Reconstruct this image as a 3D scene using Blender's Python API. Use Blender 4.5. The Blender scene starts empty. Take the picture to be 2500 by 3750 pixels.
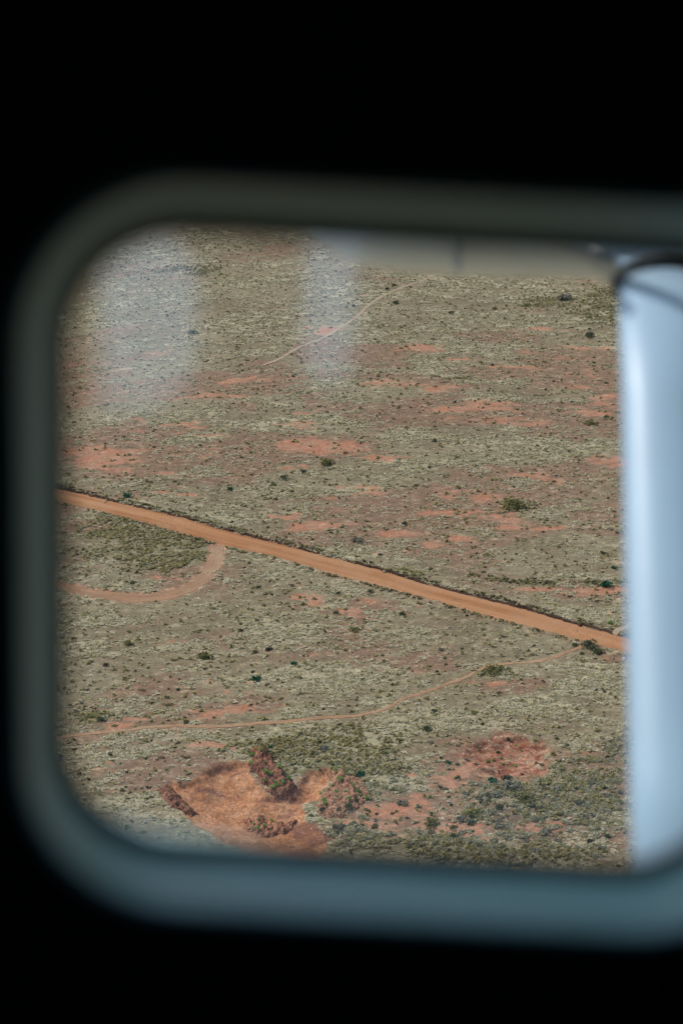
import bpy, bmesh, math, random
import numpy as np
from mathutils import Matrix, Vector

scene = bpy.context.scene
R = math.radians
rng = np.random.default_rng(11)
random.seed(5)

# ------------------------------------------------------------------ camera, sky, sun, exposure
CAM_H = 170.0
PITCH = R(30)
cam_data = bpy.data.cameras.new('camera')
cam_data.sensor_fit = 'VERTICAL'
cam_data.sensor_height = 36.0
cam_data.sensor_width = 24.0
cam_data.lens = 50.0
cam_data.clip_start = 0.02
cam_data.clip_end = 20000.0
cam_data.dof.use_dof = True
cam_data.dof.focus_distance = 300.0
cam_data.dof.aperture_fstop = 2.5
cam = bpy.data.objects.new('camera', cam_data)
scene.collection.objects.link(cam)
cam.location = (0, 0, CAM_H)
cam.rotation_euler = (R(90) - PITCH, 0, 0)
scene.camera = cam

SUN_DIR = Vector((-0.60, 0.42, 1.0)).normalized()
sun_el = math.asin(SUN_DIR.z)
sun_az = math.atan2(SUN_DIR.x, SUN_DIR.y)
world = bpy.data.worlds.new('World')
scene.world = world
world.use_nodes = True
wn = world.node_tree
wn.nodes.clear()
sky = wn.nodes.new('ShaderNodeTexSky')
sky.sky_type = 'NISHITA'
sky.sun_disc = False
sky.sun_elevation = sun_el
sky.sun_rotation = sun_az
sky.air_density = 1.0
sky.dust_density = 1.5
bg = wn.nodes.new('ShaderNodeBackground')
bg.inputs['Strength'].default_value = 0.15
wo = wn.nodes.new('ShaderNodeOutputWorld')
wn.links.new(sky.outputs[0], bg.inputs['Color'])
wn.links.new(bg.outputs[0], wo.inputs['Surface'])

sun_data = bpy.data.lights.new('sun', 'SUN')
sun_data.energy = 2.5
sun_data.angle = R(1.5)
sun_data.color = (1.0, 0.955, 0.89)
sun = bpy.data.objects.new('sun', sun_data)
sun.rotation_euler = SUN_DIR.to_track_quat('Z', 'Y').to_euler()
scene.collection.objects.link(sun)

scene.view_settings.view_transform = 'Standard'
scene.view_settings.look = 'None'
scene.view_settings.exposure = 0.65
scene.view_settings.gamma = 1.0
scene.render.engine = 'CYCLES'
scene.cycles.use_denoising = True
scene.cycles.max_bounces = 8
scene.cycles.transparent_max_bounces = 12
scene.cycles.caustics_reflective = False
scene.cycles.caustics_refractive = False

# ------------------------------------------------------------------ frames
r_ = np.array([1, 0, 0.]); f_ = np.array([0, math.cos(PITCH), -math.sin(PITCH)]); u_ = np.array([0, math.sin(PITCH), math.cos(PITCH)])
ROLL, TILT = R(3), R(15)            # the airplane's bank and pitch against the line of sight
u2 = u_ * math.cos(ROLL) + r_ * math.sin(ROLL); r2 = r_ * math.cos(ROLL) - u_ * math.sin(ROLL)
XA = r2; YA = f_ * math.cos(TILT) + u2 * math.sin(TILT); ZA = u2 * math.cos(TILT) - f_ * math.sin(TILT)
K = 24 / 1568 / 50
def ray(px, py):
    return r_ * ((px - 784) * K) + u_ * ((1176 - py) * K) + f_
def G(px, py):
    """a spot on the plain"""
    d = ray(px, py); t = CAM_H / -d[2]
    return np.array([d[0] * t, d[1] * t])
def P(px, py, Y):
    """a point of the airplane, Y metres out from the seat"""
    d = ray(px, py); t = Y / d.dot(YA)
    return (d.dot(XA) * t, Y, d.dot(ZA) * t)
def ell(cx, cy, rx, ry):
    c = G(cx, cy)
    return (c[0], c[1], abs(G(cx + rx, cy)[0] - c[0]), abs(G(cx, cy + ry)[1] - G(cx, cy - ry)[1]) / 2)

# ------------------------------------------------------------------ numpy noise
def _hash(ix, iy, s):
    n = (ix.astype(np.int64) * 374761393 + iy.astype(np.int64) * 668265263 + s * 1274126177) & 0xffffffff
    n = ((n ^ (n >> 13)) * 1274126177) & 0xffffffff
    n = (n ^ (n >> 16)) & 0xffffffff
    return n / 4294967295.0
def vnoise(x, y, s):
    ix = np.floor(x); iy = np.floor(y); fx = x - ix; fy = y - iy
    fx = fx * fx * (3 - 2 * fx); fy = fy * fy * (3 - 2 * fy)
    a = _hash(ix, iy, s); b = _hash(ix + 1, iy, s); c = _hash(ix, iy + 1, s); d = _hash(ix + 1, iy + 1, s)
    return (a * (1 - fx) + b * fx) * (1 - fy) + (c * (1 - fx) + d * fx) * fy
def fbm(x, y, s, o=4):
    v = 0; a = 0.5; t = 0
    for k in range(o):
        v = v + a * vnoise(x * 2 ** k + 17.3 * k, y * 2 ** k - 9.1 * k, s + k); t += a; a *= 0.55
    return v / t
def sstep(a, b, v):
    t = np.clip((v - a) / (b - a), 0, 1); return t * t * (3 - 2 * t)
def pdist(x, y, pts):
    """distance to a polyline, and on which side (positive: to the left of its run)"""
    best = np.full(x.shape, 1e9); side = np.zeros(x.shape)
    for (x0, y0), (x1, y1) in zip(pts[:-1], pts[1:]):
        dx, dy = x1 - x0, y1 - y0; L = dx * dx + dy * dy + 1e-9
        t = np.clip(((x - x0) * dx + (y - y0) * dy) / L, 0, 1)
        d = np.hypot(x - x0 - t * dx, y - y0 - t * dy)
        m = d < best
        best = np.where(m, d, best); side = np.where(m, np.sign(dx * (y - y0) - dy * (x - x0)), side)
    return best, side
def polysd(x, y, pts):
    """signed distance to a closed outline, positive inside"""
    d, _ = pdist(x, y, list(pts) + [pts[0]])
    ins = np.zeros(x.shape, bool); n = len(pts)
    for i in range(n):
        (x0, y0), (x1, y1) = pts[i], pts[(i + 1) % n]
        if y0 == y1: continue
        ins ^= ((y0 > y) != (y1 > y)) & (x < (x1 - x0) * (y - y0) / (y1 - y0) + x0)
    return np.where(ins, d, -d)
def smooth_line(pts, step):
    """Catmull-Rom through the points, sampled every step metres"""
    p = np.array(pts, float)
    q = np.vstack([2 * p[0] - p[1], p, 2 * p[-1] - p[-2]])
    out = []
    for i in range(1, len(q) - 2):
        n = max(2, int(np.hypot(*(q[i + 1] - q[i])) / step))
        for k in range(n):
            t = k / n
            out.append(0.5 * ((2 * q[i]) + (-q[i - 1] + q[i + 1]) * t + (2 * q[i - 1] - 5 * q[i] + 4 * q[i + 1] - q[i + 2]) * t * t
                              + (-q[i - 1] + 3 * q[i] - 3 * q[i + 1] + q[i + 2]) * t ** 3))
    out.append(q[-2])
    return np.array(out)

# ------------------------------------------------------------------ layout of the plain
def extend(pts, a, b):
    p = [np.array(q) for q in pts]
    d0 = (p[0] - p[2]); d0 /= np.hypot(*d0); d1 = (p[-1] - p[-3]); d1 /= np.hypot(*d1)
    return [p[0] + d0 * a] + p + [p[-1] + d1 * b]
FAR_PX = [(169, 1134), (257, 1154), (389, 1183), (521, 1219), (653, 1252), (753, 1278), (873, 1307), (993, 1346), (1137, 1384), (1233, 1410), (1329, 1440), (1434, 1469)]
NEAR_PX = [(134, 1154), (257, 1183), (345, 1205), (433, 1230), (521, 1254), (653, 1284), (753, 1314), (849, 1338), (945, 1364), (1041, 1393), (1137, 1421), (1233, 1447), (1329, 1474), (1434, 1502)]
ROAD_FAR = extend([G(*p) for p in FAR_PX], 90, 90)
ROAD_NEAR = extend([G(*p) for p in NEAR_PX], 90, 90)
TRACK = [G(*p) for p in [(60, 1330), (125, 1341), (191, 1357), (257, 1367), (323, 1372), (389, 1364), (442, 1345), (477, 1318), (494, 1287), (500, 1258)]]
PATH_LOW = [G(*p) for p in [(60, 1703), (147, 1693), (205, 1686), (279, 1679), (345, 1671), (411, 1668), (499, 1669), (565, 1664), (675, 1655), (741, 1648), (825, 1641), (887, 1624), (925, 1604), (983, 1587), (1060, 1560), (1098, 1541), (1137, 1529), (1209, 1523), (1257, 1516), (1305, 1500), (1343, 1483)]]
PATH_UP = [G(*p) for p in [(1060, 605), (1011, 625), (975, 640), (927, 658), (879, 680), (843, 704), (825, 722), (789, 748), (735, 780), (687, 799), (645, 824), (605, 840)]]
PATH_SPUR = [G(*p) for p in [(1408, 1461), (1434, 1446), (1475, 1428), (1540, 1410)]]
BARE_PX = [(730, 1022, 75, 13), (690, 976, 40, 10), (400, 1085, 42, 9), (235, 1055, 80, 28), (880, 885, 62, 8), (1000, 897, 42, 6), (950, 797, 40, 9), (1120, 931, 45, 5), (1130, 945, 50, 5),
           (1020, 944, 50, 6), (1210, 975, 55, 9), (1345, 896, 34, 6), (1370, 800, 36, 5), (1405, 915, 34, 14), (1250, 757, 25, 5), (540, 880, 60, 9), (470, 908, 60, 8), (440, 982, 50, 6),
           (640, 875, 35, 5), (560, 872, 30, 5), (700, 1068, 34, 7), (1110, 1150, 45, 8), (1060, 1172, 65, 11), (1130, 1190, 70, 10), (1210, 1216, 38, 16), (1075, 1240, 45, 12), (990, 1250, 34, 10), (930, 1226, 45, 10),
           (720, 1206, 60, 14), (815, 1207, 45, 6), (835, 1125, 42, 7), (775, 1136, 32, 6), (645, 1182, 20, 8), (405, 1130, 22, 6), (1272, 1105, 12, 18), (1250, 1085, 24, 5), (1180, 1080, 25, 4), (1410, 1060, 28, 15),
           (280, 965, 40, 5), (1330, 950, 40, 6), (880, 1052, 70, 4), (660, 952, 18, 6), (1170, 845, 40, 4), (1060, 830, 45, 4), (760, 760, 40, 7), (1300, 860, 30, 4), (520, 1000, 26, 5),
           (525, 1588, 18, 11), (512, 1640, 45, 10), (470, 1650, 22, 9), (612, 1641, 34, 6), (500, 1716, 40, 9), (275, 1668, 62, 9), (232, 1680, 34, 8), (315, 1648, 40, 8), (835, 1400, 16, 26), (735, 1372, 35, 14),
           (1180, 1568, 40, 7), (1385, 1358, 60, 9), (1250, 1360, 50, 7), (520, 1560, 30, 6), (905, 1862, 65, 26), (990, 1895, 60, 14), (860, 1886, 40, 12), (1000, 1790, 40, 30), (1060, 1770, 60, 24),
           (1070, 1910, 70, 14), (1200, 1925, 60, 12), (1300, 1900, 50, 14), (400, 1332, 24, 5)]
BARE = [ell(a, b, c * 1.2, d * 1.15) for a, b, c, d in BARE_PX]
BROWN_PX = [(560, 890, 220, 45), (250, 1060, 160, 60), (760, 1030, 160, 30), (900, 820, 120, 30), (1000, 930, 190, 30), (1080, 1190, 200, 60), (1000, 1240, 140, 35), (780, 1190, 140, 45), (1330, 820, 120, 25), (1260, 990, 150, 30),
            (1300, 1090, 150, 40), (620, 1010, 140, 30), (830, 1410, 70, 50), (820, 1500, 90, 60), (440, 1800, 160, 55), (560, 1620, 130, 40), (300, 1660, 120, 25), (1180, 1570, 120, 25), (1400, 1500, 60, 40), (1330, 1360, 130, 25),
            (720, 790, 60, 30), (960, 1520, 130, 30), (1080, 1780, 130, 70), (930, 1870, 160, 60), (1250, 1900, 240, 60), (1390, 1780, 80, 100), (420, 1740, 120, 40), (1100, 860, 120, 14), (1150, 770, 110, 12)]
BROWN = [ell(*p) for p in BROWN_PX]
OLIVE_PX = [(300, 1225, 160, 50), (380, 1290, 110, 35), (700, 1720, 140, 45), (850, 1720, 90, 50), (1130, 1545, 55, 18), (760, 1690, 160, 30), (1175, 1164, 36, 12), (1380, 700, 80, 60), (420, 620, 80, 20), (1250, 690, 60, 16),
            (1080, 1875, 70, 26), (1150, 1960, 300, 30), (900, 1940, 160, 30), (220, 1640, 40, 16), (930, 1318, 80, 12), (800, 1760, 60, 20), (1290, 1840, 170, 90)]
OLIVE = [ell(*p) for p in OLIVE_PX]
SCRUB_PX = [(1180, 1850, 130, 60), (1300, 1800, 90, 90), (1320, 1890, 150, 60), (1150, 1820, 90, 40), (1240, 1950, 220, 40), (1010, 1935, 170, 30), (860, 1935, 80, 35), (1390, 1740, 60, 60), (800, 1750, 55, 25), (870, 1790, 40, 30)]
SCRUB = [ell(*p) for p in SCRUB_PX]
RISE = ell(1172, 1836, 75, 36)
UMBER = [ell(*p) for p in [(695, 1918, 46, 40), (655, 1861, 24, 10), (515, 1763, 26, 6), (640, 1832, 40, 6), (450, 1800, 40, 6), (1140, 1700, 20, 10), (1230, 1746, 24, 12), (560, 1760, 20, 6)]]
PIT = [G(*p) for p in [(391, 1799), (420, 1793), (450, 1786), (466, 1776), (497, 1757), (544, 1746), (566, 1750), (576, 1770), (588, 1793), (612, 1820), (640, 1830), (680, 1817), (684, 1792), (706, 1769), (753, 1764), (764, 1782),
                      (742, 1815), (731, 1834), (700, 1850), (690, 1879), (722, 1908), (752, 1940), (720, 1985), (600, 1985), (540, 1950), (478, 1918), (436, 1893), (414, 1862), (396, 1835)]]
SCRAPE = [G(*p) for p in [(1090, 1706), (1128, 1686), (1182, 1684), (1244, 1702), (1262, 1744), (1255, 1774), (1200, 1788), (1110, 1796), (1082, 1786), (1108, 1768), (1040, 1730)]]
YLINE = [G(*p) for p in [(1075, 1318), (1103, 1324), (1185, 1336), (1305, 1342), (1425, 1341), (1500, 1340)]]

def field(x, y, L, s, warp=0.35, freq=0.25):
    n = (fbm(x * freq * 0.36, y * freq, s, 5) - 0.5) * 2 * warp * 2
    x0, y0 = x, y
    x = x0 + (fbm(x0 / 9, y0 / 3.5, s + 3, 5) - 0.5) * 20; y = y0 + (fbm(x0 / 9, y0 / 4, s + 4, 5) - 0.5) * 7
    v = np.full(x.shape, -9.0)
    for cx, cy, rx, ry in L:
        m = (np.abs(x - cx) < rx * 2.2) & (np.abs(y - cy) < ry * 2.2)
        if m.any():
            v[m] = np.maximum(v[m], 1 - np.hypot((x[m] - cx) / rx, (y[m] - cy) / ry))
    return np.where(v > -8, v + n, -9)

def masks(x, y):
    M = {}
    df, sf = pdist(x, y, ROAD_FAR); dn, sn = pdist(x, y, ROAD_NEAR)
    M['far'] = df * sf                       # positive beyond the far edge
    M['near'] = -dn * sn                     # positive on this side of the near edge
    M['road'] = (M['far'] < 0) & (M['near'] < 0)
    nz = (fbm(x * 0.9, y * 0.9, 61, 3) - 0.5)
    M['track'] = pdist(x, y, TRACK)[0] + nz * 1.1 - 1.7
    M['path'] = np.minimum(np.minimum(pdist(x, y, PATH_LOW)[0], pdist(x, y, PATH_UP)[0]), pdist(x, y, PATH_SPUR)[0]) - 0.6
    ys = y + 0.0016 * (np.clip(x, -130, 130) - 30) ** 2          # streaks run with the lie of the land
    big = fbm(x / 34 + 3, ys / 15, 21, 4)
    mid = fbm(x / 9, ys / 4.2, 31, 4)
    wr = sstep(250, 330, y) * (1 - 0.6 * sstep(400, 460, y))          # the barer belt beyond the road
    wb = sstep(255, 290, y) * (1 - sstep(345, 410, y))
    bare = field(x, y, BARE, 41, 0.55, 0.4)
    bare = np.maximum(bare, (mid * 0.6 + big * 0.4 - 0.668) * 4 * wr + (mid - 0.74) * 2 * (1 - wr))
    M['bare'] = bare
    br = field(x, y, BROWN, 51, 0.5, 0.12)
    M['brown'] = sstep(-0.1, 0.5, np.maximum(br, (big - 0.55 + 0.075 * wb) * 4.5 * (0.30 + 0.70 * wb)))
    M['olive'] = sstep(0.0, 0.45, field(x, y, OLIVE, 71, 0.4, 0.15))
    M['scrub'] = sstep(0.0, 0.4, field(x, y, SCRUB, 81, 0.5, 0.2))
    M['umber'] = sstep(-0.1, 0.5, field(x, y, UMBER, 86, 0.4, 0.3))
    nb = (fbm(x * 0.45, y * 0.45, 91, 4) - 0.5) * 2.2
    near = y < 260
    pit = np.full(x.shape, -9.0); scr = np.full(x.shape, -9.0)
    if near.any():
        pit[near] = polysd(x[near], y[near], PIT) + nb[near] * 1.1
        scr[near] = polysd(x[near], y[near], SCRAPE) + nb[near] * 2.2
    M['pit'] = pit; M['scrape'] = scr
    pale = fbm(x / 9 + 40, ys / 2.8, 101, 4) * 0.62 + fbm(x / 26, ys / 11 + 7, 111, 3) * 0.38
    M['pale'] = np.clip(sstep(0.46, 0.565, pale) * (1 - 0.75 * M['brown']), 0, 1)
    return M

def height(x, y, M=None):
    if M is None: M = masks(x, y)
    h = (fbm(x / 70, y / 60, 1, 3) - 0.5) * 1.6
    flat = (M['far'] < 1) & (M['near'] < 1)
    h = h + (fbm(x / 1.6, y / 1.2, 5, 3) - 0.5) * np.where(flat, 0.02, 0.16)
    d = M['far']
    h = h + 0.42 * sstep(0.1, 0.8, d) * (1 - sstep(1.2, 5.0, d)) * (0.6 + 0.8 * fbm(x / 5, y / 5, 9, 3))
    dn = M['near']
    h = h + 0.22 * sstep(0.0, 0.5, dn) * (1 - sstep(0.6, 1.6, dn)) * fbm(x / 2, y / 2, 19, 3) * 1.5
    h = h - 0.10 * (1 - sstep(-0.3, 0.5, M['track'])) * 1.0
    h = h - 2.4 * sstep(-0.3, 1.2, M['pit']) * (0.40 + 0.60 * sstep(0, 7, M['pit'])) * sstep(176, 190, y)
    pm = M['pit'] > 0
    h = h + np.where(pm, (fbm(x / 3.2 + y / 6, y / 3.2, 15, 4) - 0.5) * 1.1 * sstep(0, 1.5, M['pit']), 0)
    h = h + 1.7 * np.exp(-(((x - RISE[0]) / RISE[2]) ** 2 + ((y - RISE[1]) / RISE[3]) ** 2)) * (0.7 + 0.6 * fbm(x / 4, y / 4, 29, 3))
    h = h - 1.1 * sstep(-0.5, 3.5, M['scrape'])
    h = h + np.where(M['scrape'] > 0, (fbm(x / 1.8 + y / 5, y / 1.1, 25, 4) - 0.5) * 0.9, 0)
    return h
def hz(x, y):
    x = np.atleast_1d(np.asarray(x, float)); y = np.atleast_1d(np.asarray(y, float))
    return height(x, y)
GEO = 'GEO'

# ------------------------------------------------------------------ materials
MATS = {}
class NT:
    def __init__(self, name):
        self.m = bpy.data.materials.new(name); self.m.use_nodes = True
        self.t = self.m.node_tree; self.t.nodes.clear()
        self.out = self.n('ShaderNodeOutputMaterial')
        MATS[name] = self.m
    def n(self, kind, **kw):
        nd = self.t.nodes.new(kind)
        for k, v in kw.items(): setattr(nd, k, v)
        return nd
    def put(self, sock, v):
        if isinstance(v, bpy.types.NodeSocket): self.t.links.new(v, sock)
        elif isinstance(v, (tuple, list)) and len(v) == 3 and sock.type == 'RGBA': sock.default_value = (*v, 1)
        else: sock.default_value = v
    def attr(self, name):
        a = self.n('ShaderNodeAttribute', attribute_name=name); return a.outputs['Fac']
    def pos(self):
        return self.n('ShaderNodeNewGeometry').outputs['Position']
    def noise(self, scale, detail=4, rough=0.55, vec=None, stretch=None):
        if vec is None: vec = self.pos()
        if stretch:
            mp = self.n('ShaderNodeMapping'); self.put(mp.inputs['Vector'], vec); mp.inputs['Scale'].default_value = stretch; vec = mp.outputs[0]
        k = self.n('ShaderNodeTexNoise'); self.put(k.inputs['Vector'], vec)
        k.inputs['Scale'].default_value = scale; k.inputs['Detail'].default_value = detail; k.inputs['Roughness'].default_value = rough
        return k.outputs['Fac']
    def math(self, op, a, b=0.0, c=None, clamp=False):
        k = self.n('ShaderNodeMath', operation=op, use_clamp=clamp); self.put(k.inputs[0], a); self.put(k.inputs[1], b)
        if c is not None: self.put(k.inputs[2], c)
        return k.outputs[0]
    def ramp(self, v, a, b, lo=0.0, hi=1.0):
        k = self.n('ShaderNodeMapRange', interpolation_type='SMOOTHSTEP'); self.put(k.inputs[0], v)
        for i, q in zip((1, 2, 3, 4), (a, b, lo, hi)): k.inputs[i].default_value = q
        return k.outputs[0]
    def mix(self, f, a, b, mode='MIX'):
        k = self.n('ShaderNodeMix', data_type='RGBA', blend_type=mode)
        self.put(k.inputs[0], f); self.put(k.inputs[6], a); self.put(k.inputs[7], b)
        return k.outputs[2]
    def scale(self, col, v):
        k = self.n('ShaderNodeVectorMath', operation='SCALE'); self.put(k.inputs[0], col); self.put(k.inputs['Scale'], v); return k.outputs[0]
    def bump(self, h, strength, dist):
        b = self.n('ShaderNodeBump'); self.put(b.inputs['Height'], h); b.inputs['Strength'].default_value = strength; b.inputs['Distance'].default_value = dist
        return b.outputs[0]
    def surf(self, col, rough=0.9, spec=0.1, normal=None, metal=0.0):
        p = self.n('ShaderNodeBsdfPrincipled')
        self.put(p.inputs['Base Color'], col); self.put(p.inputs['Roughness'], rough); p.inputs['Specular IOR Level'].default_value = spec; p.inputs['Metallic'].default_value = metal
        if normal is not None: self.put(p.inputs['Normal'], normal)
        self.t.links.new(p.outputs[0], self.out.inputs['Surface']); return self.m

C_MAT1, C_MAT2 = (0.155, 0.121, 0.070), (0.198, 0.161, 0.095)
C_PALE = (0.33, 0.285, 0.175)
C_BROWN = (0.180, 0.111, 0.069)
C_BARE = (0.305, 0.170, 0.104)
C_ROAD = (0.345, 0.175, 0.082)

def plain_material():
    k = NT('plain_soil')
    fine = k.noise(2.6, 5, 0.65, stretch=(0.7, 1.0, 1.0))
    tiny = k.noise(7.0, 3, 0.6)
    big = k.noise(0.06, 4, 0.6)
    col = k.mix(k.ramp(big, 0.35, 0.65), C_MAT1, C_MAT2)
    col = k.mix(k.math('MULTIPLY', k.attr('olive'), 0.6), col, (0.135, 0.130, 0.062))
    col = k.mix(k.ramp(k.math('ADD', k.attr('pale'), k.math('MULTIPLY', k.math('SUBTRACT', fine, 0.5), 1.6)), 0.35, 1.0, 0, 0.62), col, C_PALE)
    col = k.mix(k.ramp(k.math('ADD', k.attr('brown'), k.math('MULTIPLY', k.math('SUBTRACT', fine, 0.5), 1.5)), 0.15, 0.85, 0, 0.9), col, C_BROWN)
    col = k.mix(k.math('MULTIPLY', k.attr('scrub'), 0.55), col, (0.135, 0.105, 0.068))
    pink = k.mix(k.ramp(k.noise(0.25, 3), 0.38, 0.62), C_BARE, (0.315, 0.140, 0.078))
    pink = k.mix(k.ramp(k.noise(0.5, 4), 0.55, 0.75), pink, (0.40, 0.235, 0.160))
    col = k.mix(k.ramp(k.math('ADD', k.attr('bare'), k.math('MULTIPLY', k.math('SUBTRACT', k.noise(0.9, 6, 0.7, stretch=(0.45, 1.0, 1.0)), 0.5), 2.6)), -0.05, 0.55, 0, 0.88), col, pink)
    dig = k.mix(k.ramp(k.noise(0.35, 5), 0.40, 0.62), (0.30, 0.132, 0.060), (0.345, 0.175, 0.088))
    dig = k.mix(k.ramp(k.noise(0.8, 5, 0.7), 0.60, 0.74), dig, (0.42, 0.275, 0.185))
    dig = k.mix(k.ramp(k.noise(0.55, 4, 0.6), 0.34, 0.20), dig, (0.175, 0.068, 0.036))
    dig = k.mix(k.ramp(k.noise(1.0, 6, 0.7, stretch=(1.6, 0.5, 1.0)), 0.54, 0.68, 0, 0.7), dig, (0.38, 0.215, 0.125))
    dig = k.scale(dig, k.ramp(k.noise(1.6, 6, 0.75), 0.3, 0.7, 0.72, 1.28))
    col = k.mix(k.ramp(k.math('ADD', k.attr('pit'), k.math('MULTIPLY', k.math('SUBTRACT', fine, 0.5), 1.2)), -0.5, 0.5), col, dig)
    red = k.mix(k.ramp(k.noise(0.5, 5, 0.65, stretch=(1.0, 2.2, 1.0)), 0.40, 0.60), (0.17, 0.060, 0.035), (0.31, 0.150, 0.090))
    red = k.mix(k.ramp(k.noise(0.9, 4, 0.6), 0.60, 0.72), red, (0.36, 0.24, 0.175))
    red = k.mix(k.ramp(k.noise(1.3, 4, 0.6), 0.56, 0.66), red, (0.17, 0.15, 0.075))
    col = k.mix(k.ramp(k.math('ADD', k.attr('scrape'), k.math('MULTIPLY', k.math('SUBTRACT', fine, 0.5), 5.0)), -0.8, 1.4), col, red)
    col = k.mix(k.ramp(k.attr('scald'), 0.3, 0.9, 0, 1), col, k.mix(k.ramp(fine, 0.4, 0.6), (0.25, 0.145, 0.088), (0.33, 0.19, 0.115)))
    col = k.mix(k.math('MULTIPLY', k.attr('umber'), 0.85), col, k.mix(fine, (0.10, 0.045, 0.030), (0.24, 0.11, 0.068)))
    mott = k.noise(0.75, 7, 0.72, stretch=(0.5, 1.0, 1.0))
    soil = k.math('MAXIMUM', k.ramp(k.attr('pit'), -0.2, 0.4), k.ramp(k.attr('bare'), 0.0, 0.5))
    g = k.mix(k.ramp(mott, 0.52, 0.70, 0, 0.6), col, C_PALE); g = k.mix(k.ramp(mott, 0.46, 0.30, 0, 0.6), g, (0.125, 0.094, 0.058))
    col = k.mix(soil, g, col)
    v = k.math('ADD', k.math('MULTIPLY', fine, 0.9), k.math('MULTIPLY', tiny, 0.75))
    col = k.scale(col, k.ramp(v, 0.40, 1.25, 0.50, 1.55))
    col = k.scale(col, k.ramp(mott, 0.30, 0.70, 0.84, 1.16))
    hgt = k.math('ADD', fine, k.math('MULTIPLY', tiny, 0.5))
    return k.surf(col, 0.95, 0.05, k.bump(hgt, 0.7, 0.16))

def road_material(name, c1, c2, c3, along):
    k = NT(name)
    uv = k.n('ShaderNodeUVMap').outputs[0]
    st = k.noise(1.0, 5, 0.6, uv, along)
    big = k.noise(0.09, 4, 0.6)
    fine = k.noise(3.5, 5, 0.7)
    col = k.mix(k.ramp(st, 0.36, 0.64), c1, c2)
    col = k.mix(k.ramp(big, 0.40, 0.68, 0, 0.6), col, c3)
    sp = k.noise(5.0, 2, 0.5)
    col = k.mix(k.ramp(sp, 0.70, 0.78, 0, 0.6), col, (0.60, 0.42, 0.30))
    col = k.scale(col, k.ramp(fine, 0.25, 0.75, 0.78, 1.20))
    return k.surf(col, 0.95, 0.05, k.bump(k.math('ADD', fine, st), 0.5, 0.08))

def leaf_material(name, lo, hi, extra=None, trans=0.42):
    k = NT(name)
    oi = k.n('ShaderNodeObjectInfo').outputs['Random']
    ri = k.n('ShaderNodeNewGeometry').outputs['Random Per Island']
    v = k.math('ADD', k.math('MULTIPLY', oi, 0.6), k.math('MULTIPLY', ri, 0.4))
    col = k.mix(v, lo, hi)
    if extra: col = k.mix(k.ramp(k.math('FRACT', k.math('MULTIPLY', oi, 7.31)), 0.70, 0.80), col, extra)
    d = k.n('ShaderNodeBsdfDiffuse'); k.put(d.inputs[0], col)
    t = k.n('ShaderNodeBsdfTranslucent'); k.put(t.inputs[0], col)
    mx = k.n('ShaderNodeMixShader'); mx.inputs[0].default_value = trans
    k.t.links.new(d.outputs[0], mx.inputs[1]); k.t.links.new(t.outputs[0], mx.inputs[2])
    k.t.links.new(mx.outputs[0], k.out.inputs['Surface'])
    return k.m

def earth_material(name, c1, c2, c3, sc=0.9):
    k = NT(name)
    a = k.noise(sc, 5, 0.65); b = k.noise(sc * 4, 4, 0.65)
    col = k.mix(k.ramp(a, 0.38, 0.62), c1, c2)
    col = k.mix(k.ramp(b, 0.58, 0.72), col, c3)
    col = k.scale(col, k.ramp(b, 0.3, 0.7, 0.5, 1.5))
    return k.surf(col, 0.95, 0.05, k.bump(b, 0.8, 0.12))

def paint_material(name, col, rough, spec=0.4, grain=0.0, sc=20):
    k = NT(name)
    c = col
    if grain:
        n = k.noise(sc, 4, 0.6, k.n('ShaderNodeTexCoord').outputs['Object'])
        c = k.scale(k.mix(0.0, col, col), k.ramp(n, 0.3, 0.7, 1 - grain, 1 + grain))
    return k.surf(c, rough, spec)

plain_material()
road_material('road_dirt', C_ROAD, (0.250, 0.112, 0.048), (0.345, 0.190, 0.100), (0.012, 0.6, 1))
road_material('track_dirt', (0.285, 0.165, 0.092), (0.225, 0.130, 0.074), (0.33, 0.235, 0.145), (0.08, 1.4, 1))
road_material('path_dirt', (0.31, 0.180, 0.098), (0.265, 0.150, 0.082), (0.31, 0.225, 0.135), (0.15, 2.0, 1))
road_material('path_sand', (0.32, 0.25, 0.165), (0.28, 0.21, 0.135), (0.29, 0.20, 0.13), (0.15, 2.0, 1))
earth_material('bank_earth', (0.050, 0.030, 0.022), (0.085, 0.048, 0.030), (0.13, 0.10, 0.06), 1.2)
earth_material('spoil_red', (0.190, 0.080, 0.044), (0.32, 0.165, 0.095), (0.10, 0.050, 0.033))
earth_material('spoil_dark', (0.135, 0.058, 0.036), (0.25, 0.120, 0.070), (0.070, 0.042, 0.030))
earth_material('spoil_brown', (0.20, 0.095, 0.055), (0.28, 0.165, 0.095), (0.10, 0.09, 0.045))
earth_material('rock_grey', (0.30, 0.27, 0.23), (0.44, 0.40, 0.35), (0.16, 0.14, 0.12), 1.5)
earth_material('rock_rust', (0.30, 0.14, 0.085), (0.44, 0.25, 0.165), (0.12, 0.06, 0.04), 1.5)
earth_material('pebble', (0.34, 0.22, 0.145), (0.46, 0.37, 0.29), (0.30, 0.17, 0.10), 0.8)
leaf_material('grass_pale', (0.36, 0.31, 0.185), (0.64, 0.57, 0.38), (0.36, 0.305, 0.15))
leaf_material('grass_olive', (0.23, 0.195, 0.085), (0.42, 0.36, 0.17), (0.42, 0.37, 0.225))
leaf_material('scrub_leaf', (0.26, 0.24, 0.145), (0.54, 0.49, 0.33), (0.36, 0.315, 0.15))
leaf_material('weed_dark', (0.085, 0.080, 0.042), (0.17, 0.155, 0.082), (0.10, 0.078, 0.050))
leaf_material('shrub_emerald', (0.018, 0.075, 0.040), (0.05, 0.155, 0.085))
leaf_material('shrub_dark', (0.072, 0.080, 0.045), (0.175, 0.178, 0.100))
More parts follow.
